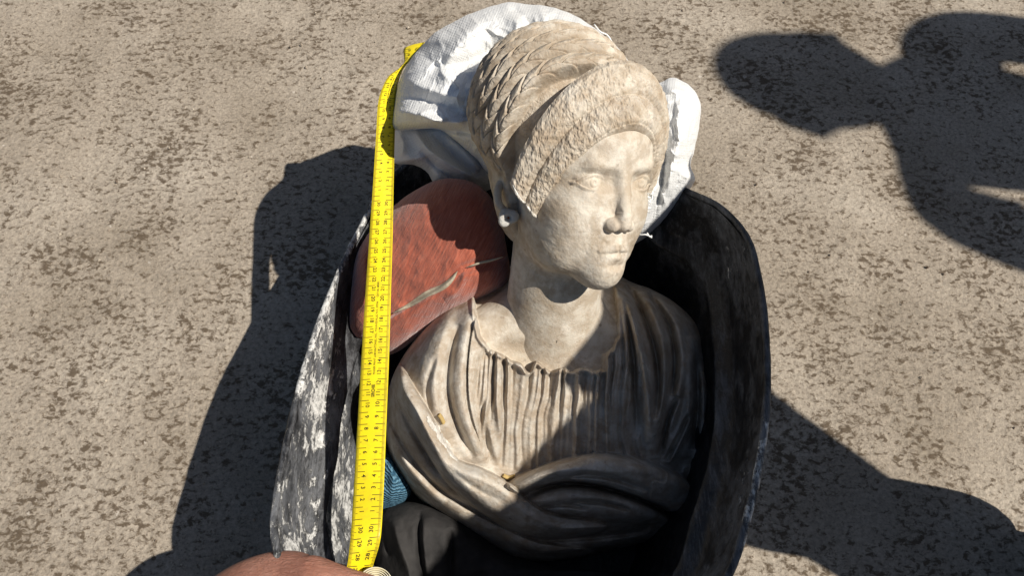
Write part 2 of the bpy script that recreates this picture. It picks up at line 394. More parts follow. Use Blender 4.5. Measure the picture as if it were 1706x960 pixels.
def head_sdf(p):
    x, y, z = p[..., 0], p[..., 1], p[..., 2]; ps = np.stack([np.abs(x), y, z], -1)
    d = ell(p, (0, 2, 0), (7.0, 8.3, 8.8))
    d = smin(d, ell(p, (0, -2.2, 1.4), (6.35, 8.4, 7.1)), 1.2)
    d = smin(d, ell(ps, (3.1, -7.3, 2.8), (2.3, 3.0, 3.9)), 1.8)
    d = smin(d, ell(p, (0, -9.2, 6.0), (2.5, 2.35, 3.1)), 1.5)
    d = smin(d, ell(p, (0, -6.8, 5.6), (2.6, 2.6, 3.3)), 1.8)
    d = smin(d, ell(ps, (3.4, -3.4, 4.8), (2.2, 2.8, 2.55)), 2.0)
    d = smin(d, ell(p, (0, 4.0, 4.4), (5.2, 4.2, 4.35)), 1.2)
    # brow ridge, eye sockets
    d = smin(d, cap(ps, (1.0, 1.35, 7.7), (3.2, 1.95, 7.25), .75, .72), .9)
    d = smin(d, cap(ps, (3.2, 1.95, 7.25), (5.2, 1.0, 5.3), .72, .6), .9)
    d = smax(d, -ell(ps, (2.75, .05, 9.3), (1.9, 1.25, 1.95)), .8)
    d = smax(d, -ell(ps, (1.5, .35, 9.6), (.75, 1.1, 1.5)), .7)
    # eyeball with lids, incised iris and pupil
    ex, ey, ez, er = 3.05, -.12, 6.05, 1.62
    q = ps - np.array([ex, ey, ez]); l = np.linalg.norm(q, axis=-1) + 1e-9
    qx, qy = q[..., 0] - .02, q[..., 1]
    wn = 1 - (qx / 1.5) ** 2
    up = .70 * np.clip(wn, -.4, 1) - .06 * qx; lo = -.50 * np.clip(wn, -.4, 1) - .06 * qx
    lid = .30 * sm(-.01, .07, qy - up) + .17 * sm(-.01, .07, lo - qy)
    lid = lid - .17 * np.exp(-((qy - up - .50) / .10) ** 2) - .05 * np.exp(-((lo - .45 - qy) / .12) ** 2)
    dr = np.hypot(qx - .02, qy - .12)
    inside = sm(-.02, .05, up - qy) * sm(-.02, .05, qy - lo)
    inc = -.06 * np.exp(-((dr - .54) / .07) ** 2) * inside - .09 * sm(.26, .12, dr) * inside
    d = smin(d, l - (er + lid + inc), .12)
    # nose
    d = smin(d, cap(p, (0, 1.3, 7.95), (0, -3.0, 9.35), .62, .70), .55)
    d = smin(d, ell(p, (0, -3.8, 9.1), (.85, .85, .95)), .5)
    d = smin(d, ell(ps, (1.0, -4.1, 8.6), (.72, .74, .95)), .3)
    d = smax(d, -ell(ps, (.50, -4.85, 9.1), (.34, .38, .5)), .15)
    d = smax(d, -cap(ps, (1.75, -3.3, 9.3), (2.3, -5.4, 9.3), .25, .25), .6)
    # lips
    d = smax(d, -cap(p, (0, -5.1, 9.5), (0, -6.0, 9.45), .22, .25), .35)
    d = smin(d, cap(ps, (.35, -6.50, 8.98), (1.75, -6.88, 8.28), .36, .22), .18)
    d = smin(d, cap(ps, (.0, -7.50, 8.86), (1.45, -7.32, 8.32), .42, .26), .16)
    d = smax(d, -cap(ps, (0, -6.98, 9.42), (2.05, -7.08, 8.62), .15, .16), .10)
    d = smax(d, -ell(ps, (2.35, -7.1, 8.8), (.4, .45, .6)), .4)
    d = smax(d, -ell(p, (0, -8.35, 9.75), (1.4, .45, .95)), .5)
    # neck
    d = smin(d, cap(p, (0, -5.5, -1.2), NECK_H, 5.0, 5.7), 1.3)
    return d
def raycast(sdf, c, dirs, rmax=40, n=34):
    t = np.full(dirs.shape[:-1], .5)
    for _ in range(n):
        d = sdf(c + dirs * t[..., None]); t = np.minimum(t - d * .92, rmax)
    return t
def build_head():
    c = np.array([0, -4.6, .8]); nu, nv = 700, 520
    # azimuth concentrated on the face front
    a = np.linspace(-1, 1, nu, endpoint=False); az = np.pi * (.42 * a + .58 * a ** 3)
    b = np.linspace(-1, 1, nv); el = np.pi / 2 * (.62 * b + .38 * b ** 3) * .998
    A, E = np.meshgrid(az, el, indexing='ij')
    dr = np.stack([np.sin(A) * np.cos(E), np.sin(E), np.cos(A) * np.cos(E)], -1)
    t = raycast(head_sdf, c, dr, 30)
    P = c + dr * t[..., None]
    # weathering: soft knocks and pits over the marble skin
    n = fbm(P[..., 0] * .9 + 7, P[..., 1] * .9 + P[..., 2] * .5, 3, 20) * .05 + fbm(P[..., 0] * 3 + 7, P[..., 1] * 3 + P[..., 2] * 2, 3, 25) * .022
    for (cx, cy, r, dep) in ((.45, -9.6, .55, .13), (-1.3, -6.0, .22, .1), (.9, -6.1, .25, .1), (-.2, -3.6, .5, .07), (.9, -8.3, .3, .08)):
        n = n - dep * np.exp(-(((P[..., 0] - cx) ** 2 + (P[..., 1] - cy) ** 2) / r ** 2)) * (P[..., 2] > 6)
    n = n - .05 * np.exp(-((np.hypot(P[..., 0] - .45, P[..., 1] + 9.6) - .75) / .15) ** 2) * (P[..., 2] > 6)
    P = P + dr * n[..., None]
    o = mesh_np('head', toW(h2B(P)), grid_faces(nu, nv, True, False), MAT_FACE, BUST)
    return o
build_head()

# --- hair
AX = np.array([0, .43, -.90]); AX /= np.linalg.norm(AX)        # coil axis, from the face backwards and up
AU = np.array([0, -AX[2], AX[1]])                              # 'up' in the ring plane
RC = np.array([0, -.9, 4.6])                                   # centre of the hairline ring
def ring(alpha, t, rr):
    """alpha 0 = top, +x = viewer's right; rr = (rx, ry) radii"""
    rx, ry = rr
    return RC + AX * t[..., None] + np.stack([np.sin(alpha) * rx, 0 * rx, 0 * rx], -1) + AU * (np.cos(alpha) * ry)[..., None]
def ring3(al, q):
    x0, y0, z0, th, rx, ry = q
    return np.array([x0, y0, z0]) + np.stack([np.sin(al) * rx, np.cos(al) * math.cos(th) * ry, np.cos(al) * math.sin(th) * ry], -1)
RQ0 = (0, -2.95, 3.75, .565, 5.75, 10.25); RQ1 = (0, -.6, 2.1, .312, 9.3, 13.2); RQ2 = (0, -.6, .6, .22, 6.6, 9.8)
def build_roll():
    nu, nv = 1100, 360
    x = np.linspace(-1, 1, nu); A0 = 1.86 * x; A1 = np.where(x < 0, 1.66, 1.62) * x
    s = np.linspace(-.06, 1.62, nv)
    X, T = np.meshgrid(x, s, indexing='ij')
    Tc = np.clip(T, 0, 1)[..., None]
    c0 = ring3(A0, RQ0)[:, None]; c1 = ring3(A1, RQ1)[:, None]; c2 = ring3(A1, RQ2)[:, None]
    P = c0 * (1 - Tc) + c1 * Tc
    bk = sm(1.0, 1.62, T)[..., None]; P = P * (1 - bk) + c2 * bk
    tu = np.gradient(c1[:, 0] + c0[:, 0], axis=0); tv = (c1 - c0)[:, 0]; n = np.cross(tv, tu); n /= np.linalg.norm(n, axis=1)[:, None]
    if n[nu // 2, 2] < 0: n = -n
    h = np.interp(T, [-.06, 0, .05, .12, .26, .40, .455, .485, .52, .62, .78, .93, 1.0, 1.15, 1.4, 1.62], [-1.3, -.55, .1, .42, .72, .62, .42, .18, .45, .78, .86, .55, .1, -.1, -.4, -.8])
    k = np.hanning(9); k /= k.sum(); h = np.apply_along_axis(lambda r_: np.convolve(np.pad(r_, 4, 'edge'), k, 'valid'), 1, h)
    front = sm(-.02, .04, T) * sm(1.08, .98, T)
    Lr = x[:, None] * 15.0; Wd = T * 5.6
    # soft pecked curls: irregular shallow cells
    wx = Lr + .35 * fbm(Lr * .9, Wd * .9, 2, 3); wy = Wd + .30 * fbm(Lr * .9 + 9, Wd * .9, 2, 5)
    c1_ = worley(wx * 1.9 + .4 * wy, wy * 1.55, 5, .9); c2_ = worley(wx * 3.3, wy * 2.6, 15, .95)
    pit = (.5 - np.clip(c1_, 0, .9)) * -.17 - .05 * sm(.45, .1, c2_) + .10 * fbm(Lr * 2.4, Wd * 2.4, 3, 31)
    h = h + pit * front * sm(0, .06, T) + .12 * fbm(Lr * .5, Wd * .5, 2, 44) * front
    h = h - .07 * np.exp(-((T - .075) / .014) ** 2)
    P = P + n[:, None] * h[..., None]
    e = np.clip((1 - np.abs(x)) / .035, 0, 1) ** .5
    P = P - n[:, None] * ((1 - e) * 1.6)[:, None, None] * 1.0
    mesh_np('hair_roll', toW(h2B(P)), grid_faces(nu, nv), MAT_HAIR, BUST)
    # pale broken edge along the near lower end
    i0 = 16; V = []; tt = np.linspace(.05, .93, 40)
    for t_ in tt:
        kx = int(np.argmin(np.abs(s - t_)))
        for d_ in range(7):
            V.append(P[i0 + d_ * 3 - 8 + int(3 * math.sin(t_ * 9)), kx] + n[i0] * (.05 + .10 * random.random() - .1 * (d_ in (0, 6))))
    mesh_np('broken_edge', toW(h2B(np.array(V))), grid_faces(40, 7), MAT_CHIP, BUST, smooth=False)
build_roll()
CC = np.array([-1.4, 5.7, -3.2])                                # crown centre
def crown_sdf(p):
    d = ell(p, CC, (8.7, 9.2, 9.6))
    d = smin(d, ell(p, (0, -1.5, -3.6), (7.2, 7.0, 6.6)), 1.5)
    d = smin(d, ell(p, (0, -5.5, -4.2), (5.6, 4.5, 4.0)), 1.5)
    return d
def build_crown():
    nu, nv = 900, 640
    # polar grid around the coil axis
    th = np.linspace(.02, math.pi - .02, nv); al = np.linspace(-math.pi, math.pi, nu, endpoint=False)
    A, T = np.meshgrid(al, th, indexing='ij')
    dr = -AX * np.cos(T)[..., None] + (AU * np.cos(A)[..., None] + np.array([1., 0, 0]) * np.sin(A)[..., None]) * np.sin(T)[..., None]
    t = raycast(crown_sdf, CC, dr, 25, 22)
    # coiled braids: bands of constant T with overlapping scale-like strands
    Tw = T + .035 * np.sin(A * 2.3 + 1) + .02 * np.sin(A * 5 + 2)
    b0 = 1.07; bw = .222
    q = (Tw - b0) / bw; k = np.floor(q); f = q - k
    on = sm(b0 - .02, b0 + .05, Tw)
    band = (1 - np.abs(2 * f - 1) ** 2.2) * .40 - .16 * sm(.12, .0, f) - .18 * sm(.9, 1.0, f)
    rad = np.sin(T); N = np.round(21 * np.clip(np.sin(b0 + bw * (k + .5)), .2, 1)); 
    # two rows of slanted strands meeting in a chevron
    ph = A / (2 * np.pi) * N * 1.15 + np.where(f < .45, f / .45, (1 - f) / .55) * .85 + .37 * k + .10 * fbm(A * 3, T * 9, 2, 4)
    g = ph - np.floor(ph)
    strand = -.26 * np.exp(-((np.minimum(g, 1 - g)) / .065) ** 2) + .16 * (g - .5) * 1.0
    strand = strand * sm(0, .1, f) * sm(1, .9, f)
    row = -.12 * np.exp(-((f - .5) / .05) ** 2)
    low = sm(2.4, 2.0, np.abs(A))                                # the nape is combed, not braided
    comb = .11 * np.sin(T * 26 + 2 * np.sin(A * 3) + fbm(A * 4, T * 4, 2, 9) * 5)
    rough = .06 * fbm(A * 22, T * 22, 4, 6) + .04 * fbm(A * 60, T * 60, 2, 6)
    disp = on * (low * (band * 1.1 + strand * 1.4 + row * 1.5) + (1 - low) * comb) + rough
    disp = disp - (1 - on) * 1.7
    P = CC + dr * (t + disp)[..., None]
    mesh_np('braided_crown', toW(h2B(P)), grid_faces(nu, nv, True, False), MAT_HAIR, BUST)
build_crown()
# ear lobe with a drilled, rust-stained hole
def build_ear():
    n = 60; k = 26; A, R = np.meshgrid(np.linspace(0, 2 * np.pi, n, endpoint=False), np.linspace(0, 1, k), indexing='ij')
    rr = R * (17 + 2.5 * np.cos(A * 2 + .6) + 2 * np.cos(A * 3))
    U = 846 + rr * np.cos(A) * .92; V = 362 + rr * np.sin(A)
    Z = 5.2 + .40 * np.sqrt(np.clip(1 - R ** 5, 0, 1)) - .45 * np.exp(-(((U - 847) ** 2 + (V - 363) ** 2) / 16)) + .05 * fbm(U * .2, V * .2, 3)
    top = px(U, V, Z); back = px(853 + (U - 853) * 1, V, Z * 0 + 2.2)
    o = mesh_np('ear_lobe', toW(np.concatenate([top, back[:, ::-1]], 1)), grid_faces(n, 2 * k, True, False), MAT_EAR, BUST)
    A, E = np.meshgrid(np.linspace(0, 2 * np.pi, 16, endpoint=False), np.linspace(-1.5, 1.5, 8), indexing='ij')
    c = px(847, 363, 5.18); P = c + np.stack([np.cos(A) * np.cos(E) * .16, np.sin(A) * np.cos(E) * .18, np.sin(E) * .09], -1)
    mesh_np('rust_spot', toW(P), grid_faces(16, 8, True, False), MAT_RUST, o if False else BUST)
    # rim of the ear peeping from under the hair
    tube('ear_rim', toW(px(*np.array(spl([(836, 300, 4.4), (829, 318, 4.9), (830, 338, 5.0), (838, 350, 5.0)], 6)).T)), .0035, MAT_HAIR, BUST)
build_ear()

# --- draped shoulders: closed relief, polar grid round the chest
OUT = [(1052, 470), (1085, 482), (1125, 505), (1160, 540), (1180, 590), (1196, 650), (1203, 720), (1196, 790), (1175, 850), (1130, 888), (1070, 905), (990, 925), (920, 936), (860, 934), (815, 912),
       (760, 880), (705, 838), (664, 790), (646, 745), (643, 690), (650, 640), (668, 600), (692, 565), (725, 525), (765, 488), (810, 466), (860, 440), (920, 430), (990, 440)]
NECKLINE = [(790, 470), (792, 520), (800, 560), (816, 584), (845, 596), (870, 606), (880, 616), (893, 604), (910, 612), (935, 618), (965, 614), (990, 620), (1003, 616), (1003, 592), (1020, 578), (1030, 560), (1028, 520), (1022, 470), (1000, 420), (830, 420)]
TUNIC = [(822, 560), (800, 600), (792, 660), (800, 730), (822, 775), (870, 790), (930, 772), (1000, 762), (1078, 768), (1084, 700), (1078, 630), (1062, 560), (1040, 500), (1000, 430), (850, 430), (815, 500)]
SASH = [(815, 800), (850, 808), (890, 785), (930, 770), (990, 758), (1060, 766), (1120, 786), (1160, 812), (1182, 850), (1160, 880), (1060, 910), (900, 925), (780, 880)]
def build_drapery():
    c = (920, 690); na, nr = 900, 420
    O = splc(OUT, 10)
    an = np.arctan2(O[:, 1] - c[1], O[:, 0] - c[0]); rd = np.hypot(O[:, 0] - c[0], O[:, 1] - c[1]); i = np.argsort(an); an, rd = an[i], rd[i]
    al = np.linspace(-np.pi, np.pi, na, endpoint=False); R0 = np.interp(al, an, rd, period=2 * np.pi)
    rh = np.linspace(0, 1, nr) ** .8
    A, Rr = np.meshgrid(al, rh, indexing='ij')
    U = c[0] + Rr * R0[:, None] * np.cos(A); V = c[1] + Rr * R0[:, None] * np.sin(A)
    dome = np.sqrt(np.clip(1 - Rr ** (3.6 + 3.0 * sm(900, 700, U)), 0, 1))
    Z = -11 + 11 * dome
    Z += 2.4 * np.exp(-((U - 690) / 95.) ** 2) * sm(470, 560, V) * sm(900, 780, V)
    Z += -4.0 * sm(540, 930, V)                                           # lower part sinks away into the tub
    Z += 1.4 * np.exp(-((U - 830) / 60) ** 2 - ((V - 690) / 70) ** 2) + 1.5 * np.exp(-((U - 1010) / 65) ** 2 - ((V - 680) / 70) ** 2)
    RK = 1.05
    def R_(pts, wd, h, sk=0.0, taper=.18, pw=2.0):
        nonlocal Z
        P = spl(pts, 4); g = wd * 3; m_ = (U > P[:, 0].min() - g) & (U < P[:, 0].max() + g) & (V > P[:, 1].min() - g) & (V < P[:, 1].max() + g)
        d, t, s = polyd(U[m_], V[m_], P)
        w_ = wd * (1 + sk * s); e = np.clip(np.minimum(t, 1 - t) / taper, 0, 1) ** .6
        Z[m_] += RK * h * e * np.exp(-(d / w_) ** pw)
    def S_(pts, wd, h):
        """overlap: a step whose high side is on the left of travel direction"""
        nonlocal Z
        P = spl(pts, 4); g = wd * 4; m_ = (U > P[:, 0].min() - g) & (U < P[:, 0].max() + g) & (V > P[:, 1].min() - g) & (V < P[:, 1].max() + g)
        d, t, s = polyd(U[m_], V[m_], P); e = np.clip(np.minimum(t, 1 - t) / .15, 0, 1)
        Z[m_] += 1.2 * h * e * np.where(s < 0, np.exp(-(d / wd) ** 1.4), -.35 * np.exp(-(d / (wd * .35)) ** 2))
    Zs = Z.copy()
    mt = inpoly(U, V, TUNIC); mn = inpoly(U, V, NECKLINE); ms = inpoly(U, V, SASH)
    # tunic: radiating fine pleats under the gathered neckline
    tm = sm(-4, 10, mt) * (1 - sm(-6, 6, ms))
    xx = U + .10 * (U - 920) * (600 - V) / 200 + 16 * fbm(U / 70., V / 120., 3, 2)
    pl = .34 * np.sin(xx / 17. * 2 * np.pi) + .20 * np.sin(xx / 10.4 * 2 * np.pi + 1.3 + .01 * V) + .22 * np.sin(xx / 29. * 2 * np.pi + 2.1)
    pl = pl * (.65 + 1.1 * (fbm(U / 24., V / 160., 2, 12) + .5)); pl = np.sign(pl) * np.abs(pl) ** .85
    Z += tm * (pl * (.36 + .45 * sm(700, 610, V)) + .16 * fbm(xx / 6., V / 120., 2, 61))
    # neckline: skin lower than the hem, hem with a rounded cord edge, scalloped
    mn = mn + (3.2 * np.sin(U / 9.5 + 2 * np.sin(U / 37.)) + 5 * fbm(U / 17., V / 200., 2, 33)) * sm(560, 590, V)
    Z += .6 * np.exp(-((mn + 4.5) / 3.6) ** 2) * (V > 480)
    # throat: rises to meet the neck
    nx = 853 + (NECK_B[0]) * FPX / (D0 - NECK_B[2])
    ncx = 922 - (V - 480) * .05; hw = np.where(U < ncx, 72 + 90 * sm(455, 560, V), 72 + 60 * sm(470, 590, V))
    nk = 2.8 * np.sqrt(np.clip(1 - ((U - ncx) / hw) ** 2, 0, 1)) * sm(610, 470, V)
    R_([(905, 600), (890, 585), (860, 570)], 9, .25)
    # left (viewer) mantle
    mm = 1 - sm(-8, 4, mt)
    left = np.maximum(sm(840, 800, U), sm(770, 790, V) * sm(1100, 1060, U))
    Z += .7 * left * mm
    R_([(793, 478), (780, 540), (771, 600), (769, 660), (783, 720), (808, 768)], 12, .8, .25)
    S_([(800, 500), (786, 560), (780, 620), (784, 680), (802, 745)], 14, .45)
    R_([(758, 498), (736, 556), (723, 616), (727, 680), (748, 732)], 14, .85, .2)
    R_([(764, 540), (750, 600), (748, 660), (764, 716), (790, 764)], 6, -1.0)
    R_([(730, 540), (708, 590), (698, 640)], 8, .35)
    R_([(728, 590), (712, 640), (716, 690)], 5, -.4)
    R_([(815, 596), (808, 650), (813, 710), (828, 768)], 6, .55)
    R_([(832, 606), (828, 660), (832, 720)], 4, .4)
    # thick diagonal roll with the broken edge, laid over the layers beside it
    def layer(poly, h, w1=4, crown=0.0, cw=14):
        nonlocal Z
        Pc = splc(poly, 3); m_ = (U > Pc[:, 0].min() - 20) & (U < Pc[:, 0].max() + 20) & (V > Pc[:, 1].min() - 20) & (V < Pc[:, 1].max() + 20)
        sdx = inpoly(U[m_], V[m_], Pc); Z[m_] += h * sm(-w1, w1 * .6, sdx) + crown * np.sin(np.clip(sdx / cw, 0, 1) * np.pi / 2)
    layer([(640, 700), (664, 735), (690, 775), (730, 818), (780, 850), (840, 880), (900, 905), (990, 920), (930, 950), (840, 950), (760, 900), (690, 850), (640, 790)], 1.1, 4, 1.0, 16)
    layer([(662, 604), (690, 648), (716, 690), (742, 738), (764, 768), (804, 782), (850, 808), (886, 842), (930, 862), (985, 868), (1012, 880), (960, 896), (900, 896), (848, 882), (800, 852), (760, 818), (728, 780), (702, 735), (678, 690), (656, 650)], 1.7, 3, 2.0, 20)
    R_([(700, 690), (728, 738), (752, 782), (790, 812), (840, 838)], 5, -.25)
    R_([(664, 668), (684, 712), (708, 752), (738, 796)], 6, -.9)
    R_([(652, 712), (672, 752), (704, 794), (750, 836)], 6, -.6)
    R_([(690, 580), (675, 610), (668, 640)], 8, .4)
    # sash across the waist
    Z += 1.5 * sm(-5, 6, ms) * sm(835, 905, U)
    RK = 1.35
    layer([(846, 806), (892, 783), (934, 768), (990, 757), (1056, 763), (1116, 786), (1158, 815), (1184, 852), (1174, 882), (1124, 852), (1062, 826), (1000, 806), (950, 800), (902, 808), (866, 822)], 1.3, 4, 1.7, 20)
    layer([(872, 836), (935, 816), (1000, 820), (1060, 836), (1108, 856), (1136, 880), (1060, 874), (1000, 866), (930, 856)], .7, 5, 1.2, 16)
    R_([(882, 822), (930, 808), (985, 810), (1040, 824), (1090, 844), (1136, 872)], 4.5, -2.6)
    R_([(930, 800), (975, 792), (1030, 800), (1085, 820)], 5, -1.1)
    R_([(950, 838), (1000, 838), (1050, 850)], 4, -.9)
    R_([(900, 846), (940, 842), (980, 848)], 4, -.9)
    R_([(900, 900), (990, 896), (1080, 886)], 5, -1.0)
    R_([(1000, 884), (1070, 880), (1130, 868)], 6, -.4)
    # right mantle
    RK = 2.2
    rt = sm(1060, 1085, U) * (1 - sm(-6, 4, ms))
    Z += .5 * rt
    R_([(1030, 478), (1052, 530), (1068, 590), (1080, 660), (1082, 740)], 8, .9)
    R_([(1045, 474), (1070, 520), (1090, 580), (1098, 640), (1092, 700)], 5, -.7)
    R_([(1060, 474), (1090, 524), (1106, 580), (1106, 640), (1096, 700), (1088, 752)], 9, .85)
    R_([(1080, 486), (1112, 540), (1124, 600), (1118, 660)], 5, -.8)
    R_([(1094, 492), (1128, 540), (1138, 600), (1130, 660), (1112, 720)], 9, .75)
    R_([(1040, 500), (1052, 560), (1058, 640), (1060, 730)], 5, -.5)
    R_([(1130, 660), (1112, 700), (1100, 760)], 5, -1.0)
    R_([(1150, 560), (1150, 620), (1146, 690), (1125, 745), (1112, 775)], 8, .7)
    R_([(1148, 690), (1130, 730), (1110, 768)], 4, -.9)
    R_([(1172, 620), (1174, 690), (1168, 760), (1150, 800)], 9, .6)
    R_([(1160, 600), (1163, 680), (1155, 750)], 5, -.7)
    Z += .07 * fbm(U / 9., V / 9., 3, 40) + .13 * fbm(U / 32., V / 32., 3, 41)
    Z += -.30 * sm(.62, .78, noise2(U / 14., V / 14., 77) + .5) * sm(720, 760, V) * sm(1060, 1090, U)   # broken patch on the right
    Zs = Zs - .75 + nk - .25 * np.exp(-((U - 935) / 14.) ** 2 - ((V - 572) / 16.) ** 2) + .35 * np.exp(-((U - 868 + (V - 560) * .8) / 26.) ** 2 - ((V - 562) / 12.) ** 2)
    e_ = sm(-1.6, 1.6, mn); Z = Z * (1 - e_) + Zs * e_
    P = px(U, V, Z)
    # back shell
    rb = np.linspace(1, 0, 40); Ab, Rb = np.meshgrid(al, rb, indexing='ij')
    Ub = c[0] + Rb * R0[:, None] * np.cos(Ab); Vb = c[1] + Rb * R0[:, None] * np.sin(Ab)
    Zb = Z[:, -1:] - 4.5 * np.sqrt(np.clip(1 - Rb ** 2.5, 0, 1))
    Zb = Zb * Rb + (1 - Rb) * Zb.mean()
    F = grid_faces(na, nr, True, False); ctr = lambda X: X.reshape(-1)[F].mean(1)
    fn, ft = ctr(mn), ctr(mt); fs = ctr(ms)
    reg = np.where(fn > .8, 0, np.where((ft > 0) & (fs < 0), 1, 2))
    W_ = toW(P).reshape(-1, 3)
    for r, nm, mt_ in ((0, 'neck_and_chest', MAT_FACE), (1, 'pleated_tunic', MAT_DRAPE), (2, 'draped_mantle', MAT_DRAPE)):
        f = F[reg == r]; u_, inv = np.unique(f, return_inverse=True)
        mesh_np(nm, W_[u_], inv.reshape(-1, 4), mt_, BUST)
    mesh_np('bust_back', toW(px(Ub, Vb, Zb)).reshape(-1, 3), grid_faces(na, 40, True, False), MAT_DRAPE, BUST)
    return U, V, P
DU, DV, DP = build_drapery()
def drape_z(u, v):
    k = np.argmin((DU - u) ** 2 + (DV - v) ** 2); return DP.reshape(-1, 3)[k][2]
# freshly broken pale edge on the diagonal fold
def build_chip():
    path = np.array([(712, 694), (718, 706), (728, 716), (734, 730), (745, 742), (752, 758), (762, 768)], float); path = spl(path, 6)
    n = len(path); k = 9; V = []
    T = np.gradient(path, axis=0); Nn = np.stack([-T[:, 1], T[:, 0]], -1); Nn /= np.linalg.norm(Nn, axis=1)[:, None]
    for i in range(n):
        wd = (5.5 if i > n * .35 else 8) * (math.sin(math.pi * min(1, (i + .6) / (n + .2))) ** .5) * (.8 + .4 * random.random())
        for j in range(k):
            s = (j / (k - 1) * 2 - 1); p = path[i] + Nn[i] * s * wd
            V.append(px(p[0], p[1], drape_z(*p) + .10 * (1 - s * s) + .05 * random.random() - .10 * (abs(s) > .95)))
    mesh_np('broken_edge', toW(np.array(V)), grid_faces(n, k), MAT_CHIP, BUST, smooth=False)
build_chip()

# ------------------------------------------------------------------ relief cloths (closed bodies on a polar grid)
def relief(name, outline, c, zfun, mat, parent, zb, na=420, nr=200, power=3.0, uvs=None, th=4.0, rough=0.0):
    O = splc(outline, 8); an = np.arctan2(O[:, 1] - c[1], O[:, 0] - c[0]); rd = np.hypot(O[:, 0] - c[0], O[:, 1] - c[1]); i = np.argsort(an)
    al = np.linspace(-np.pi, np.pi, na, endpoint=False); R0 = np.interp(al, an[i], rd[i], period=2 * np.pi)
    R0 = R0 + rough * fbm(al * 9, al * 0, 3, 5)
    A, Rr = np.meshgrid(al, np.linspace(0, 1, nr) ** .85, indexing='ij')
    U = c[0] + Rr * R0[:, None] * np.cos(A); V = c[1] + Rr * R0[:, None] * np.sin(A)
    Z = zb + zfun(U, V, Rr, np.sqrt(np.clip(1 - Rr ** power, 0, 1)))
    back = Z[:, ::-1] - th * np.sqrt(np.clip(1 - Rr[:, ::-1] ** 3, 0, 1)) - .02
    if uvs == 'depth': pass
    P = np.concatenate([px(U, V, Z), px(U[:, ::-1], V[:, ::-1], back)], 1)
    o = mesh_np(name, toW(P), grid_faces(na, 2 * nr, True, False), mat, parent)
    ul = o.data.uv_layers.new(name='UVMap'); li = np.zeros(len(o.data.loops), np.int32); o.data.loops.foreach_get('vertex_index', li)
    UU = np.concatenate([U, U[:, ::-1]], 1).ravel(); VV = np.concatenate([V, V[:, ::-1]], 1).ravel()
    rot = math.radians(uvs or 0); a = (UU * math.cos(rot) + VV * math.sin(rot)) / 1800.; b = (-UU * math.sin(rot) + VV * math.cos(rot)) / 1800.
    ul.data.foreach_set('uv', np.stack([a[li], b[li]], -1).astype(np.float32).ravel())
    return o
def rg(U, V, pts, wd, h, taper=.2, sk=0, pw=1.6):
    P = spl(pts, 4); g = wd * 5; m_ = (U > P[:, 0].min() - g) & (U < P[:, 0].max() + g) & (V > P[:, 1].min() - g) & (V < P[:, 1].max() + g)
    d, t, s = polyd(U[m_], V[m_], P); e = np.clip(np.minimum(t, 1 - t) / taper, 0, 1) ** .7
    out = np.zeros(U.shape); out[m_] = h * e * np.exp(-(d / (wd * (1 + sk * s))) ** pw); return out

# ------------------------------------------------------------------ white woven sack behind the head
SACK = thing('woven_sack', toW(px(880, 120, -16)), 'crumpled white woven plastic sack padding the tub rim behind the marble head', 'sack')
def sack_z(U, V, R, d):
    Z = 8.5 * d + 1.5 * sm(660, 780, U) + 1.2 * sm(850, 690, U) + 1.8 * sm(70, 190, V) * sm(880, 780, U)
    Z += rg(U, V, [(700, 90), (740, 110), (790, 100), (840, 70)], 10, -1.2) + rg(U, V, [(760, 150), (740, 120), (760, 80), (800, 40)], 14, 1.0)
    Z += rg(U, V, [(655, 186), (700, 190), (740, 205), (790, 200)], 9, 1.6) + rg(U, V, [(655, 212), (700, 214), (735, 216), (790, 222)], 6, -2.2)
    Z += rg(U, V, [(850, 5), (880, 40), (900, 80)], 9, -1.3) + rg(U, V, [(900, 8), (905, 40), (890, 80)], 8, .9) + rg(U, V, [(870, 10), (862, 45), (850, 80)], 12, .8)
    Z += rg(U, V, [(670, 130), (720, 150), (775, 165)], 10, .9) + rg(U, V, [(668, 160), (710, 168), (770, 185)], 7, -.6)
    Z += rg(U, V, [(700, 70), (760, 60), (820, 20)], 12, .8) + rg(U, V, [(940, 20), (975, 40), (1000, 70)], 7, -.9)
    Z += .9 * fbm(U / 80., V / 80., 3, 50) + .55 * np.clip(1 - 3.2 * np.abs(fbm(U / 60. + .3 * fbm(U / 30., V / 30., 2, 9), V / 75., 3, 52)), 0, 1) ** 2 + .18 * np.clip(1 - 3.5 * np.abs(fbm(U / 22., V / 30., 3, 57)), 0, 1) ** 2
    return Z
relief('sack_body', [(655, 214), (658, 170), (668, 128), (692, 88), (728, 52), (780, 24), (838, 5), (880, 6), (925, 12), (962, 28), (990, 46), (1030, 80), (1080, 150), (1090, 230), (1040, 300), (940, 320), (830, 300), (790, 262), (735, 218), (690, 216)],
       (880, 160), sack_z, MAT_SACK, SACK, -11.5, 560, 260, 6.5, 22, 5, 1.5)
def flap_z(U, V, R, d):
    Z = 5.2 * d + .5 * sm(780, 670, U) + rg(U, V, [(690, 215), (715, 250), (760, 280), (800, 300)], 9, 1.2) + rg(U, V, [(662, 220), (672, 240), (668, 262)], 7, .8)
    Z += rg(U, V, [(740, 225), (770, 250), (800, 285)], 10, .9) + rg(U, V, [(700, 250), (735, 285), (770, 306)], 5, -.9) + rg(U, V, [(720, 222), (758, 262), (800, 298)], 5, -.8)
    return Z + .4 * fbm(U / 40., V / 40., 3, 60)
relief('lower_fold', [(656, 205), (654, 235), (652, 258), (658, 272), (690, 275), (712, 288), (728, 312), (760, 318), (800, 322), (830, 300), (840, 240), (780, 190), (700, 190)],
       (745, 250), flap_z, MAT_SACK, SACK, -12.5, 300, 130, 3, 60, 2.5, 1.2)
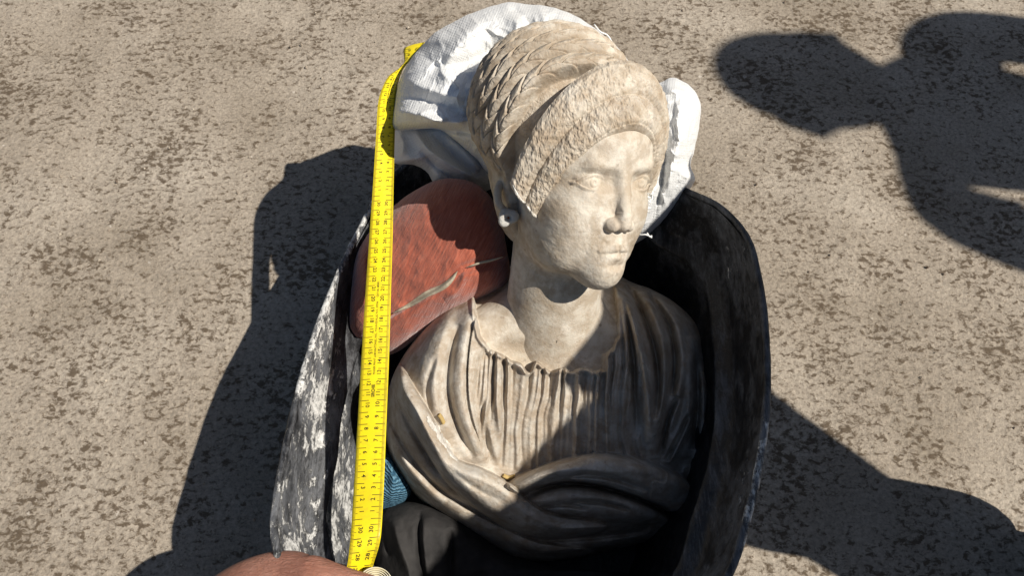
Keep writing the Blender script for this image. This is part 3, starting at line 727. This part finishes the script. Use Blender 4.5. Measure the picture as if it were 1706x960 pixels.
def lobe_z(U, V, R, d):
    Z = 9.5 * d + rg(U, V, [(1118, 130), (1135, 180), (1128, 260), (1105, 340)], 12, 1.2) + rg(U, V, [(1098, 140), (1108, 220), (1100, 320), (1080, 380)], 6, -1.2)
    Z += rg(U, V, [(1150, 150), (1150, 220), (1145, 290)], 7, -.5) + rg(U, V, [(1105, 150), (1130, 150), (1160, 165)], 5, .6) 
    return Z + .7 * fbm(U / 45., V / 60., 3, 70) + .45 * np.clip(1 - 3.2 * np.abs(fbm(U / 40. + .3 * fbm(U / 20., V / 20., 2, 9), V / 60., 3, 71)), 0, 1) ** 2 + .18 * np.clip(1 - 3.5 * np.abs(fbm(U / 18., V / 24., 3, 77)), 0, 1) ** 2
relief('side_lobe', [(1030, 150), (1060, 135), (1097, 138), (1120, 128), (1146, 140), (1165, 165), (1167, 195), (1158, 245), (1151, 275), (1158, 300), (1140, 325), (1118, 352), (1092, 380), (1066, 402), (1030, 415), (1000, 360), (1000, 240)],
       (1085, 265), lobe_z, MAT_SACK, SACK, -10, 420, 190, 3, 8, 5, 1.5)
for pts in ([(1078, 330, 3.2), (1082, 338, 3.6), (1076, 346, 3.7), (1084, 352, 3.4), (1078, 358, 3.2)], [(1060, 388, 3), (1070, 392, 3.3), (1078, 390, 3.3), (1086, 397, 3.1)], [(1072, 345, 3.4), (1082, 343, 3.8), (1088, 348, 3.5)]):
    pass
def threads():
    for i in range(9):
        u0, v0 = random.uniform(1070, 1080), random.uniform(326, 352); z = 3.0
        pts = [(u0 + random.uniform(-6, 8), v0 + random.uniform(-6, 6), z + random.uniform(0, .8)) for _ in range(4)]
        tube('loose_thread', toW(px(*spl(pts, 5).T)), .0006, MAT_THREAD, SACK, 5)
    for pts in ([(1060, 384, 1.5), (1066, 391, 1.8), (1076, 391, 2), (1086, 396, 1.8)], [(1078, 388, 1.9), (1082, 394, 2.0), (1086, 393, 1.9)], [(648, 300, -14)] * 0 or [(990, 40, -9), (1000, 52, -8.6), (1012, 58, -8.8), (1020, 70, -8.9)], [(762, 212, -8), (768, 218, -7.6), (766, 226, -7.5), (774, 230, -7.8)]):
        tube('loose_thread', toW(px(*spl(pts, 5).T)), .0007, MAT_THREAD, SACK, 5)
threads()

# ------------------------------------------------------------------ terracotta cushion
CUSH = thing('cushion', toW(px(700, 480, -16)), 'terracotta red fabric cushion with an open zip seam, wedged left of the bust', 'cushion')
def cush_z(U, V, R, d):
    Z = 6.5 * d + 1.2 * sm(600, 700, U) + 2.6 * sm(650, 800, U)
    Z += rg(U, V, [(668, 516), (705, 494), (745, 470), (772, 446), (800, 438), (838, 428)], 7, -.9, .08) + rg(U, V, [(640, 545), (700, 512), (752, 478), (778, 460), (838, 446)], 10, .5, .1)
    Z += rg(U, V, [(775, 446), (766, 480), (740, 500)], 7, .5) + rg(U, V, [(612, 410), (622, 470), (616, 560)], 8, -1.1)
    d_, t_, s_ = polyd(U, V, spl([(600, 560), (655, 524), (705, 499), (745, 474), (770, 449), (800, 440), (860, 424)], 5)); Z = Z - .9 * sm(-3, 5, d_ * s_) + .45 * np.exp(-((d_ * s_ - 1) / 5.) ** 2)
    return Z + .5 * fbm(U / 55., V / 55., 3, 80) + .12 * (1 - 2 * np.abs(fbm(U / 30., V / 60., 3, 81)))
relief('cushion_body', [(580, 545), (584, 480), (592, 430), (612, 392), (652, 347), (700, 312), (742, 297), (785, 303), (815, 325), (835, 370), (845, 420), (848, 470), (800, 500), (745, 530), (700, 560), (660, 588), (630, 592), (598, 572)],
       (700, 450), cush_z, MAT_CUSH, CUSH, -10.2, 420, 200, 5.0, 28, 5, .8)
def on_cush(u, v, dz=.0):
    R = 0.5; return -10.2 + float(cush_z(np.array([float(u)]), np.array([float(v)]), 0, np.array([1.0]))[0]) + dz
def ribbon(name, pts, wd, mat, parent, zf):
    P = spl(pts, 8); n = len(P); T = np.gradient(P, axis=0); N = np.stack([-T[:, 1], T[:, 0]], -1); N /= np.linalg.norm(N, axis=1)[:, None]; V = []
    for i in range(n):
        w_ = wd * max(.12, math.sin(math.pi * i / (n - 1)) ** .6)
        for s in (-1, -.5, 0, .5, 1):
            p = P[i] + N[i] * s * w_; V.append(px(p[0], p[1], zf(p[0], p[1]) + .12 + .15 * (1 - abs(s))))
    return mesh_np(name, toW(np.array(V)), grid_faces(n, 5), mat, parent)
ribbon('zip_seam', [(655, 522), (685, 507), (712, 490), (738, 478), (752, 466), (762, 452)], 5.2, MAT_ZIP, CUSH, on_cush)
ribbon('zip_seam', [(776, 446), (800, 438), (818, 434), (838, 428)], 2.2, MAT_ZIP, CUSH, on_cush)

# ------------------------------------------------------------------ blue knitted cloth and black cloth at the tub's bottom
BL = thing('blue_cloth', toW(px(655, 810, -8)), 'small blue ribbed knit cloth tucked under the bust beside the yellow tape', 'cloth')
relief('cloth_body', [(620, 745), (645, 752), (668, 778), (684, 806), (683, 826), (664, 842), (636, 850), (610, 850)], (645, 800),
       lambda U, V, R, d: 5 * d + rg(U, V, [(645, 760), (655, 800), (650, 845)], 8, .8) + .3 * fbm(U / 20., V / 20., 3), MAT_BLUE, BL, -9, 200, 90, 2.6, 20, 3, .5)
BK = thing('black_jacket', toW(px(730, 900, -10)), 'folded black cloth bundle lying in shade below the bust at the tub front', 'cloth')
def bk_z(U, V, R, d):
    Z = 5 * d + rg(U, V, [(655, 860), (662, 900), (680, 950), (690, 1010)], 10, .9) + rg(U, V, [(700, 850), (698, 900), (705, 960), (720, 1010)], 5, -.8)
    Z += rg(U, V, [(705, 860), (705, 900), (712, 960)], 8, .6) + rg(U, V, [(750, 880), (752, 930), (745, 1000)], 6, -.9) + rg(U, V, [(640, 870), (648, 930)], 5, -.6)
    return Z + .5 * fbm(U / 40., V / 40., 3, 90)
relief('jacket_body', [(636, 852), (670, 838), (710, 840), (770, 870), (850, 925), (950, 950), (1050, 960), (1000, 1040), (800, 1060), (660, 1040), (625, 980), (628, 900)], (760, 950),
       bk_z, MAT_BLACK, BK, -8.5, 420, 150, 3, 0, 3, 1)

# ------------------------------------------------------------------ yellow measuring tape
TAPE = thing('measuring_tape', toW(px(610, 900, 8)), 'yellow measuring tape with black centimetre scale stretched up the left side of the bust', 'measuring tape')
# rows: v, uL, zL, uR, zR (vL, vR may differ)
TR = [  # uL, vL, zL, uR, vR, zR
    (566, 985, 8.5, 612, 985, 8.0), (578, 945, 9.2, 622, 942, 8.2), (582, 915, 9.2, 632, 908, 8.9), (585, 880, 8.6, 636, 876, 8.6), (590, 800, 6.6, 640, 798, 6.8), (596, 700, 4.6, 644, 698, 4.7), (602, 600, 2.4, 648, 598, 2.4),
    (608, 500, .6, 651, 498, .5), (615, 400, -1.5, 654, 398, -1.8), (622, 300, -3.4, 656, 298, -4.2), (627, 220, -5.0, 658, 218, -6.2), (630, 172, -6.4, 659, 168, -7.6), (637, 146, -7.6, 662, 146, -8.6)]
TW = [(648, 126, -9.0, 664, 136, -9.4), (664, 114, -10.4, 671, 116, -10.4), (673, 104, -11.0, 682, 102, -10.6), (673, 94, -11.6, 699, 93, -10.9), (672, 84, -12.2, 706, 80, -11.5), (674, 79, -12.6, 708, 70, -12.0)]
def tape_rows():
    A = spl(np.array(TR + TW, float), 10)
    return px(A[:, 0], A[:, 1], A[:, 2]), px(A[:, 3], A[:, 4], A[:, 5])
TL, TRt = tape_rows()
vc = (uv_of(TL)[1] + uv_of(TRt)[1]) / 2
def tape_pt(i, s, lift=0.0):
    """i fractional row, s 0..1 across; slight crosswise belly"""
    i = np.clip(i, 0, len(TL) - 1.001); k = np.floor(i).astype(int); f = (i - k)[..., None]
    a = TL[k] * (1 - f) + TL[k + 1] * f; b = TRt[k] * (1 - f) + TRt[k + 1] * f
    s_ = np.asarray(s)[..., None]; p = a * (1 - s_) + b * s_
    e = (TL[k + 1] - TL[k]); nn = np.cross(b - a, e); nn /= np.linalg.norm(nn, axis=-1)[..., None] + 1e-9
    sg = np.where(nn[..., 2:3] < 0, -1, 1); nn = nn * sg
    return p + nn * (lift + .10 * (4 * s_ * (1 - s_)) )
def row_at_v(v):
    k = np.arange(len(vc)); o = np.argsort(vc); return np.interp(v, vc[o], k[o])
def build_tape():
    n = len(TL); I, Sx = np.meshgrid(np.arange(n, dtype=float), np.linspace(0, 1, 13), indexing='ij')
    top = tape_pt(I, Sx, 0.0); bot = tape_pt(I, Sx, -.035)
    P = np.concatenate([top, bot[:, ::-1]], 1)
    mesh_np('tape_band', toW(P), grid_faces(n, 26, False, True), MAT_TAPE, TAPE)
    # scale: n -> v of its tick
    ns = np.array([-5.48, -2.48, -1.48, -.48, 0, 1, 10, 20, 30, 30.48, 31.48, 40.48, 43, 47, 51]); vs = np.array([988, 920, 898, 876, 866, 846, 668, 492, 334.5, 326.5, 311, 178, 146, 100, 70])
    def V_(x): return np.interp(x, ns, vs)
    Vv, Ff = [], []
    def quad(i0, i1, s0, s1):
        k = len(Vv); pts = tape_pt(np.array([i0, i0, i1, i1]), np.array([s0, s1, s1, s0]), .03)
        Vv.extend(pts); Ff.append([k, k + 1, k + 2, k + 3])
    def strip(x, s0, s1, hw):   # a tick crossing the band, hw in cm units
        m_ = max(1, int(abs(s1 - s0) / .08)); ss = np.linspace(s0, s1, m_ + 1)
        for a, b in zip(ss[:-1], ss[1:]): quad(row_at_v(V_(x - hw)), row_at_v(V_(x + hw)), a, b)
    for base, rng in ((-30.48, range(26, 31)), (0, range(0, 31)), (30.48, range(0, 20))):
        for k in rng:
            x = base + k
            if k > 0 or base >= 0:
                strip(x, .03, .36, .028); strip(x, .64, .97, .028)
            for t in range(1, 10):
                if k == 30 and t > 4: break
                L = .17 if t == 5 else .10
                strip(x + t / 10, .02, .02 + L, .018); strip(x + t / 10, .98 - L, .98, .018)
    mesh_np('scale_ticks', toW(np.array(Vv)), np.array(Ff), MAT_INK, TAPE, smooth=False)
    # numerals and maker's line
    cache = {}
    def glyphs(txt, bold=0.0):
        if (txt, bold) not in cache:
            cu = bpy.data.curves.new('t', 'FONT'); cu.body = txt; cu.size = 1; cu.align_x = 'CENTER'; cu.align_y = 'CENTER'; cu.offset = bold; cu.resolution_u = 2
            ob = bpy.data.objects.new('t', cu); COL.objects.link(ob); bpy.context.view_layer.update()
            me = bpy.data.meshes.new_from_object(ob.evaluated_get(bpy.context.evaluated_depsgraph_get())); me.calc_loop_triangles()
            v = np.array([x.co[:2] for x in me.vertices]); f = np.array([t.vertices[:] for t in me.loop_triangles])
            bpy.data.objects.remove(ob); bpy.data.meshes.remove(me); bpy.data.curves.remove(cu); cache[(txt, bold)] = (v, f)
        return cache[(txt, bold)]
    NV, NF = [], []; cnt = 0
    def put(txt, x, s, size, ccw, bold=.012, stretch=1.0):
        nonlocal cnt
        v, f = glyphs(txt, bold); gx, gy = v[:, 0] * size * stretch, v[:, 1] * size
        if ccw: X = x + gx; Sx = s - gy / 2.5      # reads upwards, tops to the left
        else: X = x - gx; Sx = s + gy / 2.5
        NV.append(tape_pt(row_at_v(V_(X)), Sx, .03)); NF.append(f + cnt); cnt += len(v)
    for base, rng in ((-30.48, range(27, 31)), (0, range(1, 31)), (30.48, range(1, 20))):
        for k in rng:
            put(str(k), base + k - .36, .68, .50, True, .016); put(str(k), base + k - .36, .32, .50, False, .016)
    mesh_np('scale_numerals', toW(np.vstack(NV)), np.vstack(NF), MAT_INK, TAPE, smooth=False)
    NV, NF = [], []; cnt = 0
    put('SIRCHIE', 10.9, .5, .40, True, .03, .85)
    mesh_np('maker_lettering', toW(np.vstack(NV)), np.vstack(NF), MAT_INK, TAPE, smooth=False); NV, NF = [], []; cnt = 0
    put('FINGER PRINT LABORATORIES, INC., YOUNGSVILLE, N.C. 27596', 15.9, .5, .25, True, .008, .98); 
    mesh_np('maker_lettering', toW(np.vstack(NV)), np.vstack(NF), MAT_INK, TAPE, smooth=False); NV, NF = [], []; cnt = 0
    put('CAT NO. MFRP1', 20.6, .5, .25, True, .02, .9)
    mesh_np('maker_lettering', toW(np.vstack(NV)), np.vstack(NF), MAT_INK, TAPE, smooth=False); NV, NF = [], []; cnt = 0
    put('SIRCHIE FINGER PRINT LABORATORIES', 42.6, .5, .25, True, .01, .8); 
    mesh_np('maker_lettering', toW(np.vstack(NV)), np.vstack(NF), MAT_INK, TAPE, smooth=False)
    # coiled remainder under the hand: cream reverse side, wound flat
    tt = np.linspace(0, 2 * np.pi * 6, 420); r = .35 + tt / (2 * np.pi) * .17
    cc = px(628, 972, 9.0); V = []
    for a, rr in zip(tt, r):
        for hgt in (-1.2, 1.2):
            for off in (0, .05): V.append(cc + np.array([(rr + off) * math.cos(a), (rr + off) * math.sin(a) * .9 + hgt * .25, hgt * .5 + .0]))
    V = np.array(V); n_ = len(tt); F = []
    for i in range(n_ - 1):
        a, b = i * 4, (i + 1) * 4
        F += [[a, b, b + 2, a + 2], [a + 1, a + 3, b + 3, b + 1], [a + 2, b + 2, b + 3, a + 3], [a, a + 1, b + 1, b]]
    mesh_np('coiled_end', toW(V), np.array(F), MAT_COIL, TAPE)
build_tape()
# straw crumbs on the marble
def straw():
    for nm, pts, lab in (('straw', [(731, 692), (735, 698), (739, 706)], 'dry straw bit caught on the left shoulder fold of the bust'), ('straw', [(838, 793), (846, 797), (856, 794)], 'dry straw bit lying on the upper edge of the waist sash')):
        q = [px(u, v, drape_z(u, v) + .25) for u, v in pts]
        o = thing(nm, toW(q[1]), lab, 'straw'); tube('stalk', toW(spl(q, 5)), .0016, MAT_STRAW, o, 6)
        tube('stalk', toW(spl([a + np.array([.08, .1, .06 * (-1) ** i]) for i, a in enumerate(q)], 5)), .0011, MAT_STRAW, o, 6)
straw()

# ------------------------------------------------------------------ people: skinned bodies
def skin_mesh(name, nodes, edges, root_i, mat, parent, sub=2):
    me = bpy.data.meshes.new(name); org = np.array(parent.location) if parent is not None else np.zeros(3)
    me.from_pydata([tuple(np.array(p[:3]) - org) for p in nodes], edges, [])
    o = bpy.data.objects.new(name, me); COL.objects.link(o); o.parent = parent
    md = o.modifiers.new('skin', 'SKIN'); md.use_smooth_shade = True; sv = me.skin_vertices[0].data
    for i, p in enumerate(nodes): sv[i].radius = (p[3], p[3] * (p[4] if len(p) > 4 else 1))
    sv[root_i].use_root = True
    s = o.modifiers.new('sub', 'SUBSURF'); s.levels = sub; s.render_levels = sub
    bpy.context.view_layer.update()
    m2 = bpy.data.meshes.new_from_object(o.evaluated_get(bpy.context.evaluated_depsgraph_get()))
    o.modifiers.clear(); o.data = m2; m2.materials.clear(); m2.materials.append(mat)
    for p in m2.polygons: p.use_smooth = True
    return o
def build_hand():
    root = thing('person', toW(px(430, 1010, 11)), 'bare hand and forearm of a person holding the lower end of the yellow tape', 'person')
    def q(u, v, z, r, k=1.0): return tuple(toW(px(u, v - 14, z))) + (r, k)
    # arm comes from the lower left, knuckles up, fingers closing to the right over the tape
    N = [q(470, 990, 10.5, .030), q(400, 1010, 10.0, .029), q(330, 1060, 9, .026), q(230, 1150, 7, .032), q(60, 1320, 4, .040),
         q(520, 975, 10.8, .020), q(575, 985, 11.0, .0115), q(612, 990, 11.0, .0095), q(640, 1000, 9.2, .0085),
         q(520, 1010, 10.0, .016), q(572, 1026, 10.4, .0105), q(604, 1036, 9.6, .009), q(610, 1042, 7.6, .008),
         q(505, 1045, 9.5, .016), q(552, 1066, 10.0, .010), q(582, 1074, 9.0, .0088), q(585, 1078, 7.0, .008),
         q(488, 1075, 9.0, .014), q(528, 1100, 9.2, .0092), q(552, 1106, 8.2, .008), q(556, 1108, 6.6, .0072),
         q(505, 975, 8.0, .017), q(555, 975, 6.8, .012), q(600, 985, 6.4, .010)]
    E = [(0, 1), (1, 2), (2, 3), (3, 4), (0, 5), (5, 6), (6, 7), (7, 8), (0, 9), (9, 10), (10, 11), (11, 12), (0, 13), (13, 14), (14, 15), (15, 16), (0, 17), (17, 18), (18, 19), (19, 20), (0, 21), (21, 22), (22, 23)]
    skin_mesh('hand_and_forearm', N, E, 0, MAT_SKIN, root, 3)
build_hand()

# ------------------------------------------------------------------ two bystanders just outside the frame: their shadows fall into it
m = M('navy_cloth', .85, .2); m.col(m.ramp(m.noise(40, 4), [(.3, (.02, .025, .04)), (.7, (.035, .04, .06))])); m.bump(m.noise(120, 3), .002, .5); MAT_NAVY = m.m
m = M('green_cloth', .85, .2); m.col(m.ramp(m.noise(40, 4), [(.3, (.05, .06, .035)), (.7, (.075, .085, .05))])); m.bump(m.noise(120, 3), .002, .5); MAT_GREEN = m.m
m = M('dark_hair', .6, .3); m.col((.03, .02, .014)); MAT_DHAIR = m.m
def standing(x, y, face, label, mat, bend=0.0):
    """adult 1.72 m; face = heading angle (towards +x at 0); bend = forward lean of the trunk in radians"""
    root = thing('person', (x, y, 0), label, 'person')
    ca, sa = math.cos(face), math.sin(face)
    def L(f, l, z, r, k=1.0): return (x + f * ca - l * sa, y + f * sa + l * ca, z, r, k)
    def tr(d, l, r, k=1.0, f0=0.0):      # along the trunk, d above the hips
        return L(f0 + math.sin(bend) * d, l, .93 + math.cos(bend) * d, r, k)
    def arm(dn, l, r, f):                # arms: beside the trunk when upright, hanging from the shoulders when bent
        sx, sz = math.sin(bend) * .48, .93 + math.cos(bend) * .48
        return L(sx + f, l, sz - dn, r)
    hb = -.12 * math.sin(bend)
    trunk = [L(hb * .5, 0, .93, .125, .8), tr(.18, 0, .12, .8), tr(.38, 0, .14, .8), tr(.50, 0, .10, .8), tr(.56, 0, .055)]
    N = list(trunk); E = [(0, 1), (1, 2), (2, 3), (3, 4)]
    for sg in (-1, 1):
        k = len(N); N += [tr(.48, .17 * sg, .062)] + [arm(.28, .20 * sg, .05, .02), arm(.46, .19 * sg, .038, .10), arm(.53, .15 * sg, .03, .16)]
        E += [(3, k), (k, k + 1), (k + 1, k + 2), (k + 2, k + 3)]
    skin_mesh('jacket', N, E, 0, mat, root, 2)
    N = [L(hb * .5, 0, .96, .13, .8)]; E = []
    for sg in (-1, 1):
        k = len(N); N += [L(hb * .5, .09 * sg, .86, .09), L(.03, .11 * sg, .48, .062), L(-.02, .12 * sg, .10, .05)]
        E += [(0, k), (k, k + 1), (k + 1, k + 2)]
    skin_mesh('trousers', N, E, 0, MAT_NAVY, root, 2)
    for sg in (-1, 1):
        skin_mesh('boot', [L(-.04, .12 * sg, .07, .05), L(.08, .125 * sg, .045, .045), L(.17, .13 * sg, .035, .035)], [(0, 1), (1, 2)], 0, MAT_BLACK, root, 2)
        k0 = arm(.53, .15 * sg, .03, .16); N = [k0, arm(.58, .145 * sg, .03, .20)]; E = [(0, 1)]
        for j in range(4):
            a = (j - 1.5) * .018; k = len(N)
            N += [arm(.63, .145 * sg + a, .010, .235), arm(.67, .145 * sg + a * 1.1, .0085, .25 - .004 * abs(j - 1.5)), arm(.695, .145 * sg + a, .0075, .24)]
            E += [(1, k), (k, k + 1), (k + 1, k + 2)]
        k = len(N); N += [arm(.60, .145 * sg - .04 * sg, .011, .24), arm(.63, .145 * sg - .05 * sg, .009, .26)]; E += [(1, k), (k, k + 1)]
        skin_mesh('hand', N, E, 1, MAT_SKIN, root, 2)
    # head: an egg with brow, nose, chin and ears
    hc = np.array(tr(.72, 0, 0, 1, .03)[:3]); n1, n2 = 48, 36
    A, B_ = np.meshgrid(np.linspace(0, 2 * np.pi, n1, endpoint=False), np.linspace(-1.55, 1.55, n2), indexing='ij')
    d = np.stack([np.cos(A) * np.cos(B_), np.sin(A) * np.cos(B_), np.sin(B_)], -1)
    rr = 1 / np.sqrt((d[..., 0] / .098) ** 2 + (d[..., 1] / .078) ** 2 + (d[..., 2] / .118) ** 2)
    rr = rr + .022 * np.exp(-(d[..., 1] / .13) ** 2 - ((d[..., 2] + .18) / .2) ** 2) * (d[..., 0] > 0) - .008 * np.exp(-((np.abs(d[..., 1]) - .3) / .13) ** 2 - ((d[..., 2] - .02) / .1) ** 2) * (d[..., 0] > 0)
    rr = rr + .006 * np.exp(-(d[..., 1] / .2) ** 2 - ((d[..., 2] + .55) / .06) ** 2) * (d[..., 0] > 0) + .02 * np.exp(-((np.abs(d[..., 1]) - .97) / .05) ** 2 - ((d[..., 2] + .05) / .2) ** 2)
    p = d * rr[..., None]; cb, sb = math.cos(bend * .9), math.sin(bend * .9)
    def rot(p): 
        f = p[..., 0] * cb + p[..., 2] * sb; z = -p[..., 0] * sb + p[..., 2] * cb; l = p[..., 1]
        return np.stack([f * ca - l * sa, f * sa + l * ca, z], -1) + hc
    mesh_np('head', rot(p), grid_faces(n1, n2, True), MAT_SKIN, root)
    hair = d * (rr + .012 * sm(-.35, .1, d[..., 2] - .55 * d[..., 0]) - .01 * sm(.1, -.3, d[..., 2] - .55 * d[..., 0]))[..., None]
    mesh_np('hair', rot(hair), grid_faces(n1, n2, True), MAT_DHAIR, root)
    return root
def ground_pt(u, v):
    o = np.array(cam_o.location); d = toW(px(u, v, 0)) - o; return o + d * (-o[2] / d[2])
sdn = np.array(sd)
tip = ground_pt(1165, 150); q = tip + sdn / sdn[2] * 1.68
standing(q[0] + .17, q[1] + .02, math.radians(165), 'standing bystander in a green jacket, farther up beside the ground to the right', MAT_GREEN)
standing(.70, -.25, math.radians(246), 'bystander in a navy jacket bending forward at the lower right of the tub', MAT_NAVY, 1.6)
